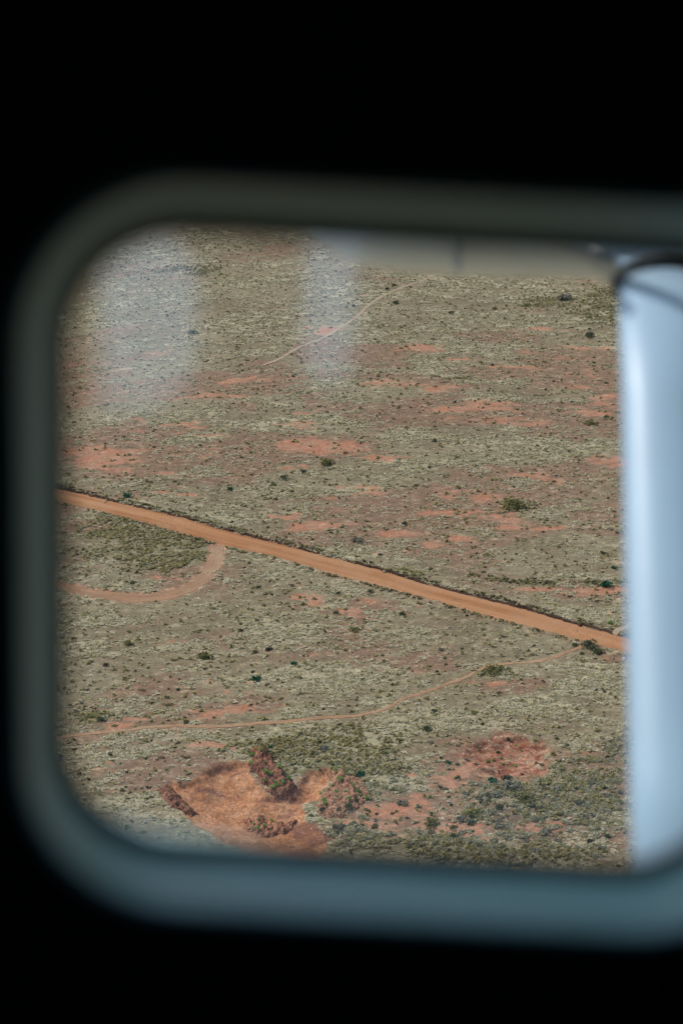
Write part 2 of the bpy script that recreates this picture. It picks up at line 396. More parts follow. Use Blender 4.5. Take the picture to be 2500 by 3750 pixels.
leaf_material('shrub_olive', (0.12, 0.118, 0.046), (0.28, 0.255, 0.11))
leaf_material('shrub_grey', (0.15, 0.140, 0.098), (0.32, 0.30, 0.22))
leaf_material('shrub_yellow', (0.17, 0.165, 0.045), (0.34, 0.31, 0.11))
leaf_material('shrub_brown', (0.055, 0.045, 0.034), (0.15, 0.12, 0.085))
leaf_material('weed_green', (0.15, 0.235, 0.055), (0.32, 0.46, 0.14))

# ------------------------------------------------------------------ mesh helpers
def link(o, parent=None):
    scene.collection.objects.link(o)
    if parent is not None: o.parent = parent
    return o
def mesh_np(name, verts, faces, mat, smooth=False):
    """faces: int array (n, 3) or (n, 4)"""
    verts = np.asarray(verts, np.float32); faces = np.asarray(faces, np.int32)
    me = bpy.data.meshes.new(name)
    me.vertices.add(len(verts)); me.vertices.foreach_set('co', verts.ravel())
    k = faces.shape[1]
    me.loops.add(faces.size); me.loops.foreach_set('vertex_index', faces.ravel())
    me.polygons.add(len(faces)); me.polygons.foreach_set('loop_start', np.arange(0, faces.size, k, dtype=np.int32))
    me.update(calc_edges=True); me.validate()
    me.polygons.foreach_set('use_smooth', np.full(len(me.polygons), smooth))
    if mat: me.materials.append(MATS[mat])
    return me
def grid_faces(nu, nv):
    i = np.arange(nu - 1)[:, None]; j = np.arange(nv - 1)[None, :]
    a = i * nv + j
    return np.stack([a, a + nv, a + nv + 1, a + 1], -1).reshape(-1, 4)
def tag(o, label=None, cat=None, group=None, kind=None):
    if label: o['label'] = label
    if cat: o['category'] = cat
    if group: o['group'] = group
    if kind: o['kind'] = kind
    return o
def obj(name, me, parent=None):
    return link(bpy.data.objects.new(name, me), parent)

# ------------------------------------------------------------------ the plain
def axis(lo, hi, segs, far=6000.0):
    """even steps inside, growing steps out to the horizon"""
    mid = []
    for a, b, s in segs: mid.append(np.arange(a, b, s))
    mid = np.concatenate(mid)
    g = 1.5 * np.cumsum(1.35 ** np.arange(40)); g = g[g < far]
    return np.concatenate([lo - g[::-1], mid, [hi], hi + g])
gx = axis(-128, 128, [(-128, 128, 0.36)])
gy = axis(166, 540, [(166, 262, 0.27), (262, 380, 0.42), (380, 540, 0.6)])
XX, YY = np.meshgrid(gx, gy, indexing='ij')
fx, fy = XX.ravel(), YY.ravel()
M = masks(fx, fy)
ZZ = height(fx, fy, M)
plain_me = mesh_np('plain', np.stack([fx, fy, ZZ], 1), grid_faces(len(gx), len(gy)), 'plain_soil', True)
track_s = 1 - sstep(-0.2, 1.3, M['track'])
pathd = 1 - sstep(-0.1, 0.7, M['path'])
verge = np.exp(-np.clip(M['near'] - 1.0, 0, 9) / 1.2) * (M['near'] > 0)
scald = np.clip(np.maximum(track_s, np.maximum(pathd * 0.5, verge * 0.55)), 0, 1)
for nm, v in (('bare', np.clip(M['bare'], -1, 1)), ('brown', M['brown']), ('olive', M['olive']), ('scrub', M['scrub']), ('pale', M['pale']),
              ('umber', M['umber']), ('pit', np.clip(M['pit'], -3, 3)), ('scrape', np.clip(M['scrape'], -6, 6)), ('scald', scald)):
    a = plain_me.attributes.new(nm, 'FLOAT', 'POINT'); a.data.foreach_set('value', np.asarray(v, np.float32))
tag(obj('plain', plain_me), 'dry grassy plain with bare red soil patches and dug pits', 'ground', kind='structure')

# ------------------------------------------------------------------ road, track and paths
def ribbon(name, left, right, mat, lift, nx, rag, crown=0.0):
    L = np.array(left); Rr = np.array(right); n = len(L)
    w = np.hypot(*(Rr - L).T)
    s = np.concatenate([[0], np.cumsum(np.hypot(*np.diff((L + Rr) / 2, axis=0).T))])
    c = np.linspace(0, 1, nx)
    jl = (fbm(s / 1.1, s * 0, 201, 4) - 0.5) * rag / w; jr = (fbm(s / 1.1, s * 0 + 5, 211, 4) - 0.5) * rag / w
    t = (c[None, :] * (1 + jl + jr)[:, None] - jl[:, None])
    x = L[:, :1] * (1 - t) + Rr[:, :1] * t; y = L[:, 1:] * (1 - t) + Rr[:, 1:] * t
    z = hz(x.ravel(), y.ravel()).reshape(x.shape)
    z = z + lift + crown * (1 - (2 * c - 1) ** 2)[None, :]
    me = mesh_np(name, np.stack([x, y, z], -1).reshape(-1, 3), grid_faces(n, nx), mat, True)
    uv = me.uv_layers.new(name='UVMap')
    vi = np.zeros(len(me.loops), np.int32); me.loops.foreach_get('vertex_index', vi)
    uu = np.stack([np.repeat(s, nx), (t * w[:, None]).ravel()], 1)[vi]
    uv.data.foreach_set('uv', uu.astype(np.float32).ravel())
    return obj(name, me)
def offset_line(c, w):
    c = np.array(c); d = np.gradient(c, axis=0); d /= np.hypot(*d.T)[:, None] + 1e-9
    nrm = np.stack([-d[:, 1], d[:, 0]], 1)
    return c + nrm * w, c - nrm * w
n_road = 900
def resample(pts, n):
    p = smooth_line(pts, 1.0); s = np.concatenate([[0], np.cumsum(np.hypot(*np.diff(p, axis=0).T))]); q = np.linspace(0, s[-1], n)
    return np.stack([np.interp(q, s, p[:, 0]), np.interp(q, s, p[:, 1])], 1)
far_line = resample(ROAD_FAR, n_road)
near_line = []
near_dense = resample(ROAD_NEAR, 3000)
for p in far_line:                                    # opposite points of the two road edges
    near_line.append(near_dense[np.argmin(np.hypot(*(near_dense - p).T))])
near_line = np.array(near_line)
ker = np.ones(15) / 15
near_line = np.stack([np.convolve(np.pad(near_line[:, i], 7, 'edge'), ker, 'valid') for i in (0, 1)], 1)
tag(ribbon('dirt_road', far_line, near_line, 'road_dirt', 0.05, 14, 0.9, 0.05), 'wide straight orange dirt road crossing the plain', 'road', kind='structure')
tl = smooth_line(TRACK, 0.6)
tag(ribbon('dirt_track', *offset_line(tl, 1.55), 'track_dirt', 0.045, 8, 1.6), 'curved reddish dirt track bending up to join the road', 'track', kind='structure')
tag(ribbon('footpath', *offset_line(smooth_line(PATH_LOW, 0.5), 0.36), 'path_dirt', 0.06, 5, 0.7), 'narrow reddish footpath winding across the near plain to the road', 'path', kind='structure')
tag(ribbon('footpath', *offset_line(smooth_line(PATH_UP, 0.6), 0.46), 'path_sand', 0.07, 5, 0.5), 'pale sandy footpath climbing the far plain towards the nacelle', 'path', kind='structure')
tag(ribbon('footpath', *offset_line(smooth_line(PATH_SPUR, 0.5), 0.6), 'path_sand', 0.10, 5, 0.5), 'short pale path leaving the far side of the road beside the strut', 'path', kind='structure')
# cut bank along the far edge of the road
d = np.gradient(far_line, axis=0); d /= np.hypot(*d.T)[:, None]
nrm = np.stack([-d[:, 1], d[:, 0]], 1)
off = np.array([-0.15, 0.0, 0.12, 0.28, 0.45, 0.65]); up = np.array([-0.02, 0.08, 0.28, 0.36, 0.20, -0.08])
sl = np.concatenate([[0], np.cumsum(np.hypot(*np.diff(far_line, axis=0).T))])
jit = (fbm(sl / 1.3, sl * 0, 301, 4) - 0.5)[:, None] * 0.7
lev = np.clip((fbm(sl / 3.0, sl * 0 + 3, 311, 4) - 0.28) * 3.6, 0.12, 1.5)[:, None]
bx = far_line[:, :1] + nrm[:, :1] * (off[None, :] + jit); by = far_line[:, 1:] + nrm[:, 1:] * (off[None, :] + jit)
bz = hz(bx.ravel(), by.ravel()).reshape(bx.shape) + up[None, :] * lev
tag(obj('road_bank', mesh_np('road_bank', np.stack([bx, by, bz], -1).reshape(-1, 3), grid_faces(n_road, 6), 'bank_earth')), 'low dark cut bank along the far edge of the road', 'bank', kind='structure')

# ------------------------------------------------------------------ plants as leaf clumps
def leaf_clump(name, mat, n, rx, ry, rzz, leaf, lobes=5, seed=0, lean=0.0):
    """many small leaf faces spread through an uneven crown of several lobes"""
    g = np.random.default_rng(seed)
    lc = g.uniform(-0.55, 0.55, (lobes, 3)) * np.array([rx, ry, 0]); lc[:, 2] = g.uniform(0.35, 0.7, lobes) * rzz
    lr = g.uniform(0.42, 0.75, lobes)
    V = []; F = []
    for i in range(n):
        k = g.integers(lobes); v = g.normal(size=3); v /= np.linalg.norm(v); v[2] = abs(v[2]) * 1.1 - 0.35
        c = lc[k] + v * np.array([rx, ry, rzz]) * lr[k] * g.uniform(0.55, 1.0) ** 0.5
        c[2] = max(c[2], 0.03); c[0] += lean * c[2]
        a = g.normal(size=3); a /= np.linalg.norm(a); b = np.cross(a, v + 0.35 * g.normal(size=3)); b /= np.linalg.norm(b) + 1e-6
        s = leaf * g.uniform(0.6, 1.5); q = len(V)
        V += [c + a * s, c + b * s * 0.55, c - a * s, c - b * s * 0.55]; F.append((q, q + 1, q + 2, q + 3))
    return mesh_np(name, V, F, mat)
def tuft(name, mat, n, rad, h, seed, lean=0.0, wide=0.10):
    """a tussock: blades rising from one root and arching over"""
    g = np.random.default_rng(seed); V = []; F = []
    for i in range(n):
        a = g.uniform(0, 2 * math.pi); s = g.uniform(0.25, 1.0); dr = np.array([math.cos(a), math.sin(a), 0]); tn = np.array([-dr[1], dr[0], 0])
        hh = h * g.uniform(0.6, 1.15) * (1.15 - 0.55 * s)
        b0 = dr * rad * 0.18 * s; m = dr * rad * 0.55 * s + np.array([lean * h * 0.4, 0, hh * 0.85]); e = dr * rad * s + np.array([lean * h, 0, hh * g.uniform(0.35, 0.9)])
        q = len(V); w = wide * rad * g.uniform(0.7, 1.4)
        V += [b0 - tn * w, b0 + tn * w, m + tn * w * 1.3, m - tn * w * 1.3, e + tn * w * 0.4, e - tn * w * 0.4]
        F += [(q, q + 1, q + 2, q + 3), (q + 3, q + 2, q + 4, q + 5)]
    return mesh_np(name, V, F, mat)
def stone_mesh(name, mat, seed, sub=2, flat=0.65, rough=0.35):
    bm = bmesh.new(); bmesh.ops.create_icosphere(bm, subdivisions=sub, radius=1.0)
    g = np.random.default_rng(seed); pl = [(Vector(g.normal(size=3)).normalized(), g.uniform(0.55, 0.9)) for _ in range(9)]
    for v in bm.verts:
        for n_, dd in pl:
            e = v.co.dot(n_) - dd
            if e > 0: v.co -= n_ * e * 0.9
        v.co *= 1 + g.normal() * rough * 0.08
        v.co.z *= flat
    me = bpy.data.meshes.new(name); bm.to_mesh(me); bm.free(); me.materials.append(MATS[mat]); return me

def scatter(name, label, cat, variants, x, y, scl, z_off=0.0, sx=None):
    """a mass too fine to count: one object, its pieces instanced on points"""
    n = len(x); z = hz(x, y) + z_off
    me = bpy.data.meshes.new(name); me.vertices.add(n)
    me.vertices.foreach_set('co', np.stack([x, y, z], 1).astype(np.float32).ravel())
    rot = np.stack([rng.normal(0, 0.12, n), rng.normal(0, 0.12, n), rng.uniform(-0.5, 0.5, n) + np.pi * rng.integers(0, 2, n)], 1)
    sc = np.stack([scl * rng.uniform(1.1, 2.0, n), scl * rng.uniform(0.8, 1.2, n), scl * rng.uniform(0.6, 1.2, n)], 1)
    for nm, v, t in (('rot', rot, 'FLOAT_VECTOR'), ('scl', sc, 'FLOAT_VECTOR')):
        a = me.attributes.new(nm, t, 'POINT'); a.data.foreach_set('vector', v.astype(np.float32).ravel())
    a = me.attributes.new('pick', 'INT', 'POINT'); a.data.foreach_set('value', rng.integers(0, len(variants), n).astype(np.int32))
    coll = bpy.data.collections.new(name + '_kinds')
    for i, v in enumerate(variants): coll.objects.link(bpy.data.objects.new('%s_kind_%d' % (name, i), v))
    ng = bpy.data.node_groups.new(name, 'GeometryNodeTree')
    ng.interface.new_socket('Geometry', in_out='INPUT', socket_type='NodeSocketGeometry')
    ng.interface.new_socket('Geometry', in_out='OUTPUT', socket_type='NodeSocketGeometry')
    gi = ng.nodes.new('NodeGroupInput'); go = ng.nodes.new('NodeGroupOutput')
    ip = ng.nodes.new('GeometryNodeInstanceOnPoints'); ci = ng.nodes.new('GeometryNodeCollectionInfo')
    ci.inputs['Collection'].default_value = coll; ci.inputs['Separate Children'].default_value = True; ci.inputs['Reset Children'].default_value = True
    def na(nm, t):
        k = ng.nodes.new('GeometryNodeInputNamedAttribute'); k.data_type = t; k.inputs['Name'].default_value = nm
        return [o for o in k.outputs if o.enabled and o.name == 'Attribute'][0]
    ng.links.new(gi.outputs[0], ip.inputs['Points']); ng.links.new(ci.outputs[0], ip.inputs['Instance'])
    ip.inputs['Pick Instance'].default_value = True
    ng.links.new(na('pick', 'INT'), ip.inputs['Instance Index'])
    ng.links.new(na('rot', 'FLOAT_VECTOR'), ip.inputs['Rotation']); ng.links.new(na('scl', 'FLOAT_VECTOR'), ip.inputs['Scale'])
    ng.links.new(ip.outputs[0], go.inputs[0])
    o = obj(name, me); md = o.modifiers.new('scatter', 'NODES'); md.node_group = ng
    return tag(o, label, cat, kind='stuff')

def free_of(M, margin=0.2):
    return (~((M['far'] < margin) & (M['near'] < margin))) & (M['track'] > 0.1) & (M['path'] > 0.10)
def candidates(n):
    y = 168 + (532 - 168) * rng.random(n) ** 1.2
    hw = 0.235 * np.hypot(y, CAM_H) * 1.12
    x = (rng.random(n) * 2 - 1) * hw
    keep = rng.random(n) < hw / hw.max() * 1.0 + 0.25
    return x[keep], y[keep]

x, y = candidates(640000); M = masks(x, y); ok = free_of(M) & (M['pit'] < -0.5) & (M['scrape'] < -1.5)
fine = fbm(x / 2.6, y / 0.9, 401, 3)
p_pale = M['pale'] * sstep(0.36, 0.6, fine) * (1 - 0.5 * M['scrub']) * (1 - 0.40 * M['olive']) * (1 - sstep(-0.15, 0.15, M['bare'])) * 0.95 + 0.030 * (M['bare'] < 0.1)
k = ok & (rng.random(len(x)) < p_pale)
pal = [tuft('tussock', 'grass_pale', 18, 0.46, 0.24, 700 + i, 0.5, 0.15) for i in range(5)]
scatter('dry_grass', 'pale dry grass tussocks covering the plain', 'grass', pal, x[k], y[k], rng.uniform(0.45, 1.15, k.sum()))
n_pale = k.sum()
p_ol = M['olive'] * sstep(0.33, 0.55, fine) * (1 - sstep(0.0, 0.2, M['bare'])) * 0.85 + 0.02
k2 = ok & ~k & (rng.random(len(x)) < p_ol * 0.55)
olv = [tuft('tussock', 'grass_olive', 16, 0.44, 0.38, 720 + i, 0.25, 0.13) for i in range(5)]
scatter('olive_grass', 'olive green tussocks in thicker patches of the plain', 'grass', olv, x[k2], y[k2], rng.uniform(0.7, 1.5, k2.sum()))
p_sc = M['scrub'] * sstep(0.40, 0.58, fine) * 0.36
k3 = ok & ~k & ~k2 & (rng.random(len(x)) < p_sc)
scb = [leaf_clump('scrub_clump', 'scrub_leaf', 60, 0.50, 0.5, 0.42, 0.13, 4, 740 + i) for i in range(5)]
scatter('scrub', 'grey green low scrub massed below the red scrape', 'scrub', scb, x[k3], y[k3], rng.uniform(0.35, 1.1, k3.sum()))
x2, y2 = candidates(5000); M2 = masks(x2, y2)
cl = fbm(x2 / 5, y2 / 3, 501, 3)
k4 = free_of(M2) & (M2['pit'] < 0.2) & (rng.random(len(x2)) < 0.12 + 0.88 * sstep(0.52, 0.66, cl)) & (rng.random(len(x2)) < np.where(M2['bare'] > 0.1, 0.12, 1.0))
wdk = [leaf_clump('weed_clump', 'weed_dark', 26, 0.32, 0.3, 0.36, 0.12, 3, 760 + i) for i in range(5)]
scatter('low_weeds', 'tiny dark weed tufts speckling the plain', 'weeds', wdk, x2[k4], y2[k4], rng.uniform(0.45, 1.25, k4.sum()))
# taller grass on the verges and along the old fence line
def along(line, n, spread, shift=0.0):
    p = smooth_line(line, 0.5); i = rng.integers(0, len(p), n); q = p[i] + rng.normal(0, spread, (n, 2))
    q[:, 1] += shift; return q[:, 0], q[:, 1]
ax_, ay_ = along(ROAD_FAR, 2600, 0.25, 1.35); cx_, cy_ = along(ROAD_NEAR, 1500, 0.30, -0.75); ex_, ey_ = along(YLINE, 700, 0.45)
vx = np.concatenate([ax_, cx_, ex_]); vy = np.concatenate([ay_, cy_, ey_]); MV = masks(vx, vy)
kk = ~((MV['far'] < 0.25) & (MV['near'] < 0.25)) & (MV['track'] > 0) & (MV['path'] > 0.3) & (fbm(vx / 3, vy / 3, 551, 3) > 0.42)
scatter('verge_grass', 'rough olive grass along the road verges and a faint line beyond', 'grass', olv[:3] + wdk[:2], vx[kk], vy[kk], rng.uniform(0.5, 1.15, kk.sum()))
# loose stones in the diggings
sx_, sy_ = candidates(260000); near = sy_ < 232; sx_, sy_ = sx_[near], sy_[near]; MS = masks(sx_, sy_)
ks = ((MS['pit'] > 0.2) & (rng.random(len(sx_)) < 0.12)) | ((MS['scrape'] > -1) & (rng.random(len(sx_)) < 0.22)) | ((MS['scrub'] > 0.2) & (rng.random(len(sx_)) < 0.03)) | ((sx_ > 40) & (rng.random(len(sx_)) < 0.05))
scatter('loose_stones', 'loose pale stones strewn over the diggings', 'stones', [stone_mesh('stone', 'pebble', 780 + i, 1) for i in range(4)], sx_[ks], sy_[ks], rng.uniform(0.05, 0.16, ks.sum()))
print('scattered', n_pale, k2.sum(), k3.sum(), k4.sum(), kk.sum(), ks.sum())

# ------------------------------------------------------------------ spoil heaps
def heap(outline_px, h, mat, seed, label, clod=0.35, steep=1.6, group=None):
    pts = [G(*p) for p in outline_px]; P_ = np.array(pts); c = P_.mean(0)
    lo, hi = P_.min(0) - 1, P_.max(0) + 1
    gx = np.arange(lo[0], hi[0], 0.15); gy = np.arange(lo[1], hi[1], 0.15)
    X, Y = np.meshgrid(gx, gy, indexing='ij'); x, y = X.ravel(), Y.ravel()
    sd = polysd(x, y, pts) + (fbm(x / 1.4, y / 1.4, seed, 4) - 0.5) * 2.0 + 0.45
    mx = max(sd.max(), 0.5)
    base = hz(x, y)
    z = base - 0.25 + h * np.where(sd > 0, sstep(0, mx / steep * 1.3, sd), sd * 0.3) * (0.75 + 0.5 * fbm(x / 2.5, y / 2.5, seed + 5, 2)) + sstep(0, 0.5, sd) * (0.25 + (fbm(x / 0.9, y / 0.9, seed + 9, 4) - 0.5) * 3.2 * clod)
    F = grid_faces(len(gx), len(gy)); F = F[(sd[F] > -0.35).any(1)]
    used = np.unique(F); mp = np.full(len(x), -1); mp[used] = np.arange(len(used))
    V = np.stack([x, y, z], 1)[used]; org = np.array([c[0], c[1], base.mean()])
    o = obj('spoil_heap', mesh_np('spoil_heap', V - org, mp[F], mat)); o.location = org
    tag(o, label, 'spoil heap', group)
    def top(qx, qy):
        i = np.argmin((V[:, 0] - qx) ** 2 + (V[:, 1] - qy) ** 2); return V[i, 2]
    return o, top, V
def zq(L): return [(313.6 + a * 0.36, 1630.7 + b * 0.36) for a, b in L]
heap_long, top_long, V_long = heap(zq([(750, 262), (830, 262), (890, 340), (955, 430), (1030, 500), (1010, 520), (900, 548), (830, 515), (760, 420), (716, 330)]), 1.35, 'spoil_dark', 31, 'long rust red spoil heap in the middle of the dug pit', 0.4, 2.4)
heap_left, top_left, V_left = heap(zq([(125, 505), (190, 490), (290, 540), (385, 620), (350, 655), (250, 635), (160, 580)]), 0.9, 'spoil_dark', 41, 'low dark brown spoil heap at the left rim of the pit', 0.4)
heap_front, top_front, V_front = heap(zq([(700, 650), (800, 640), (900, 680), (1010, 690), (1000, 740), (900, 770), (780, 770), (710, 730)]), 0.75, 'spoil_red', 51, 'broken red spoil heap at the near lip of the pit', 0.5, 2.2)
heap_right, top_right, V_right = heap(zq([(1240, 375), (1330, 385), (1430, 440), (1490, 540), (1420, 620), (1310, 690), (1200, 700), (1140, 640), (1170, 560), (1210, 470)]), 1.0, 'spoil_brown', 61, 'weedy brown spoil heap right of the dug pit', 0.35, 2.0)
heap_dome, top_dome, V_dome = heap(zq([(1200, 640), (1235, 612), (1280, 610), (1300, 640), (1270, 665), (1215, 668)]), 0.9, 'spoil_red', 71, 'small rounded orange earth heap below the weedy brown heap', 0.15, 1.1)

# ------------------------------------------------------------------ shrubs, weeds and rocks, each its own thing
KIND = {}
for kd, n, leaf, hz_ in (('emerald', 170, 0.20, 0.75), ('dark', 150, 0.20, 0.62), ('olive', 150, 0.18, 0.55), ('grey', 170, 0.20, 0.60), ('yellow', 140, 0.17, 0.5), ('brown', 150, 0.20, 0.62)):
    KIND[kd] = [leaf_clump('shrub', 'shrub_' + kd, n, 1.0, 0.85, hz_ * 1.1, leaf, 6, 900 + i * 17 + n) for i in range(3)]
KIND['green'] = [leaf_clump('weed', 'weed_green', 90, 1.0, 0.9, 0.8, 0.22, 4, 990 + i) for i in range(3)]
def plant(name, kind, px, py, w, label, cat='shrub', group=None, top=None):
    c = G(px, py); m = 0.5 * w * abs(G(px + 1, py)[0] - c[0])
    o = obj(name, random.choice(KIND[kind]))
    o.location = (c[0], c[1], (top(*c) if top else float(hz(*c)[0])) - 0.05)
    s = m / 1.05
    o.scale = (s, s * random.uniform(0.8, 1.0), s * random.uniform(0.85, 1.15)); o.rotation_euler = (0, 0, random.uniform(-0.6, 0.6))
    return tag(o, label, cat, group)
SHRUBS = [
 ('emerald', 588, 1560, 24, 'deep emerald shrub alone on the open plain below the road'),
 ('emerald', 528, 1124, 15, 'bright green shrub above the left part of the road'),
 ('emerald', 1407, 1310, 14, 'dark emerald shrub beside the strut, above the faint grass line'),
 ('brown', 552, 1446, 15, 'round dark brown shrub below the bend of the curved track'),
 ('olive', 473, 1506, 40, 'wide low olive shrub clump left of the deep emerald shrub'),
 ('olive', 585, 1495, 17, 'small olive shrub directly above the deep emerald shrub'),
 ('brown', 618, 1489, 20, 'flat brown shrub up and right of the deep emerald shrub'),
 ('dark', 581, 1540, 12, 'tiny blackish shrub just above the deep emerald shrub'),
 ('emerald', 675, 1524, 17, 'low blue green shrub right of the deep emerald shrub'),
 ('emerald', 409, 1583, 11, 'small emerald shrub in pale grass left of the deep emerald shrub'),
 ('olive', 297, 1475, 26, 'olive shrub clump below the curved track near the window frame'),
 ('brown', 242, 1525, 17, 'dark brown shrub in pale grass near the left window frame'),
 ('dark', 231, 1655, 22, 'dark shrub just above the left end of the near footpath'),
 ('yellow', 209, 1643, 30, 'yellowish shrub clump above the left end of the near footpath'),
 ('dark', 592, 1348, 14, 'small dark shrub right of the mouth of the curved track'),
 ('dark', 777, 1360, 13, 'small dark shrub below the middle of the road'),
 ('dark', 772, 1405, 16, 'dark shrub below the middle of the road, by a reddish streak'),
 ('grey', 671, 1344, 13, 'small grey shrub close below the road, right of the track mouth'),
 ('dark', 306, 1339, 17, 'dark shrub on the inner side of the curved track'),
 ('dark', 735, 1704, 12, 'dark round shrub in the olive grass above the pit'),
 ('grey', 744, 1721, 26, 'grey green shrub in the olive grass above the pit'),
 ('emerald', 623, 1718, 15, 'dark green shrub at the upper end of the long red heap'),
 ('dark', 649, 1729, 17, 'dark shrub right of the upper end of the long red heap'),
 ('emerald', 621, 1733, 16, 'blue green shrub growing on the upper right flank of the long red heap'),
 ('emerald', 293, 1145, 22, 'dark green shrub against the far bank at the left end of the road'),
 ('dark', 697, 1084, 16, 'dark shrub beyond the road, second of a pair in pale grass'),
 ('dark', 653, 1097, 21, 'wider dark shrub beyond the road, first of a pair in pale grass'),
 ('olive', 752, 1064, 36, 'broad yellow olive shrub clump below the salmon bare patch'),
 ('yellow', 627, 1112, 17, 'yellowish shrub below the dark pair beyond the road'),
 ('dark', 997, 1016, 16, 'dark shrub in the mid plain below the long salmon streaks'),
 ('dark', 1391, 961, 15, 'dark shrub beside the strut in the mid plain'),
 ('olive', 1357, 975, 30, 'olive shrub clump left of the strut in the mid plain'),
 ('olive', 1175, 1165, 58, 'largest olive shrub clump, ringed by orange soil beyond the road'),
 ('dark', 928, 1202, 18, 'dark shrub left of the orange soil beyond the road'),
 ('grey', 820, 1242, 28, 'grey brown shrub clump above the middle of the road'),
 ('brown', 873, 1271, 11, 'small dark brown shrub just above the middle of the road'),
 ('emerald', 1391, 1352, 29, 'wide dark green shrub on the faint grass line by the strut'),
 ('green', 1401, 1436, 19, 'light green shrub above the road near the short pale path'),
 ('dark', 1386, 1275, 14, 'small dark shrub by the strut above the emerald one'),
 ('dark', 923, 1410, 17, 'dark shrub below the road in brownish grass'),
 ('olive', 815, 1446, 24, 'green olive shrub well below the middle of the road'),
 ('dark', 851, 1357, 17, 'dark shrub hugging the near verge at the middle of the road'),
 ('dark', 1353, 1489, 38, 'broad dark shrub where the near footpath meets the road'),
 ('dark', 1374, 1501, 30, 'tall dark shrub right of the end of the near footpath'),
 ('dark', 1318, 1486, 18, 'dark shrub left of the end of the near footpath'),
 ('grey', 1012, 1494, 14, 'small grey shrub on the brownish plain above the near footpath'),
 ('olive', 1132, 1544, 42, 'bright olive shrub clump under the bend of the near footpath'),
 ('dark', 1146, 1592, 13, 'small dark shrub below the bend of the near footpath'),
 ('dark', 995, 1634, 18, 'dark shrub below the near footpath, above the scrub belt'),
 ('yellow', 1089, 1638, 21, 'yellowish shrub on bare plain above the red scrape'),
 ('dark', 981, 1675, 25, 'low flat dark shrub up left of the red scrape'),
 ('emerald', 1029, 1753, 15, 'emerald shrub left of the red scrape'),
 ('emerald', 829, 1780, 20, 'dark green shrub right of the weedy brown heap'),
 ('grey', 923, 1849, 27, 'blue grey shrub on bare pinkish ground right of the pit'),
 ('grey', 1173, 1826, 44, 'largest grey brown bush on top of the scrub covered rise'),
 ('emerald', 1129, 1805, 25, 'dark green bush at the upper left of the scrub covered rise'),
 ('grey', 1069, 1828, 18, 'grey bush at the left foot of the scrub covered rise'),
 ('olive', 1205, 1850, 44, 'olive green bush on the right flank of the scrub covered rise'),
 ('yellow', 1084, 1871, 46, 'yellow olive bush low left of the scrub covered rise'),
 ('dark', 1160, 1797, 34, 'dark bush on the rim between red scrape and scrub covered rise'),
 ('olive', 988, 1897, 40, 'olive bush on bare pinkish ground near the window sill'),
 ('dark', 935, 1880, 11, 'tiny dark shrub on bare pinkish ground below the blue grey shrub'),
 ('grey', 777, 1907, 32, 'grey green bush right of the broken red heap'),
 ('grey', 1296, 687, 34, 'grey green shrub clump on the far plain below the strut fairing'),
 ('dark', 1035, 720, 17, 'dark shrub on the far plain right of the sandy footpath'),
 ('dark', 903, 655, 10, 'dark speck of shrub left of the sandy footpath top'),
 ('dark', 888, 665, 13, 'dark shrub left of the sandy footpath under the nacelle'),
 ('olive', 1134, 709, 15, 'olive shrub on the far plain under the nacelle'),
 ('dark', 909, 697, 16, 'dark shrub tucked right of the sandy footpath bend'),
 ('olive', 1210, 700, 18, 'olive shrub between the nacelle and grey green far clump'),
 ('dark', 1352, 772, 26, 'dark shrub row end left of the strut on the far plain'),
 ('olive', 440, 765, 26, 'olive shrub on the far plain within the pale window reflection'),
 ('dark', 1395, 1740, 15, 'dark shrub by the strut right of the red scrape'),
 ('dark', 1300, 1715, 16, 'dark shrub at the upper right rim of the red scrape'),
]
for kd, px, py, w, lab in SHRUBS:
    tp = {'flank of the long red heap': top_long}
    t = next((v for s, v in tp.items() if s in lab and ('on top' in lab or 'flank' in lab or 'upper left of' in lab)), None)
    plant('shrub', kd, px, py, w, lab, top=t)
# small shrubs that nothing tells apart, by the stretch of plain they dot
def dotted(n, box, kinds, wlo, whi, label, group, name='shrub', cat='shrub'):
    k = 0
    while k < n:
        px, py = random.uniform(box[0], box[2]), random.uniform(box[1], box[3]); c = G(px, py); m = masks(c[:1], c[1:])
        if not free_of(m, 1.0)[0] or m['pit'][0] > -1: continue
        plant(name, random.choice(kinds), px, py, random.uniform(wlo, whi), label, cat, group); k += 1
dotted(18, (180, 640, 1400, 1110), ['dark', 'olive', 'dark'], 6, 12, 'small dark shrub dotting the plain beyond the road', 'small shrubs beyond the road')
dotted(26, (160, 1290, 1420, 1640), ['dark', 'olive', 'brown', 'dark'], 5, 11, 'small dark shrub dotting the plain between road and footpath', 'small shrubs between road and footpath')
dotted(26, (780, 1680, 1430, 1760), ['dark', 'olive', 'grey'], 7, 15, 'small shrub in the belt around the red scrape', 'small shrubs around the red scrape')
dotted(60, (1040, 1800, 1440, 1960), ['grey', 'olive', 'dark', 'grey'], 12, 26, 'low bush in the thicket below the red scrape', 'bushes of the thicket')
dotted(26, (740, 1850, 1040, 1960), ['grey', 'olive', 'dark'], 8, 18, 'low bush on pinkish ground right of the pit', 'bushes right of the pit')
dotted(12, (170, 1700, 380, 1850), ['dark', 'olive'], 6, 12, 'small shrub in pale grass left of the pit', 'small shrubs left of the pit')
def weeds_on(V, top, spots, label, group, wlo=7, whi=14, kinds=('green',)):
    for a, b in spots:
        px, py = zq([(a, b)])[0]
        plant('weed_clump', random.choice(kinds), px + random.uniform(-1, 1), py + random.uniform(-1, 1), random.uniform(wlo, whi), label, 'weed', group, top)
weeds_on(V_long, top_long, [(735, 355), (820, 370), (745, 300), (825, 440), (845, 445), (885, 490), (890, 510), (905, 410), (970, 430), (965, 455), (860, 520), (810, 470), (930, 500), (800, 300)],
         'bright green weed clump on the long red spoil heap', 'weeds on the long heap', 10, 20)
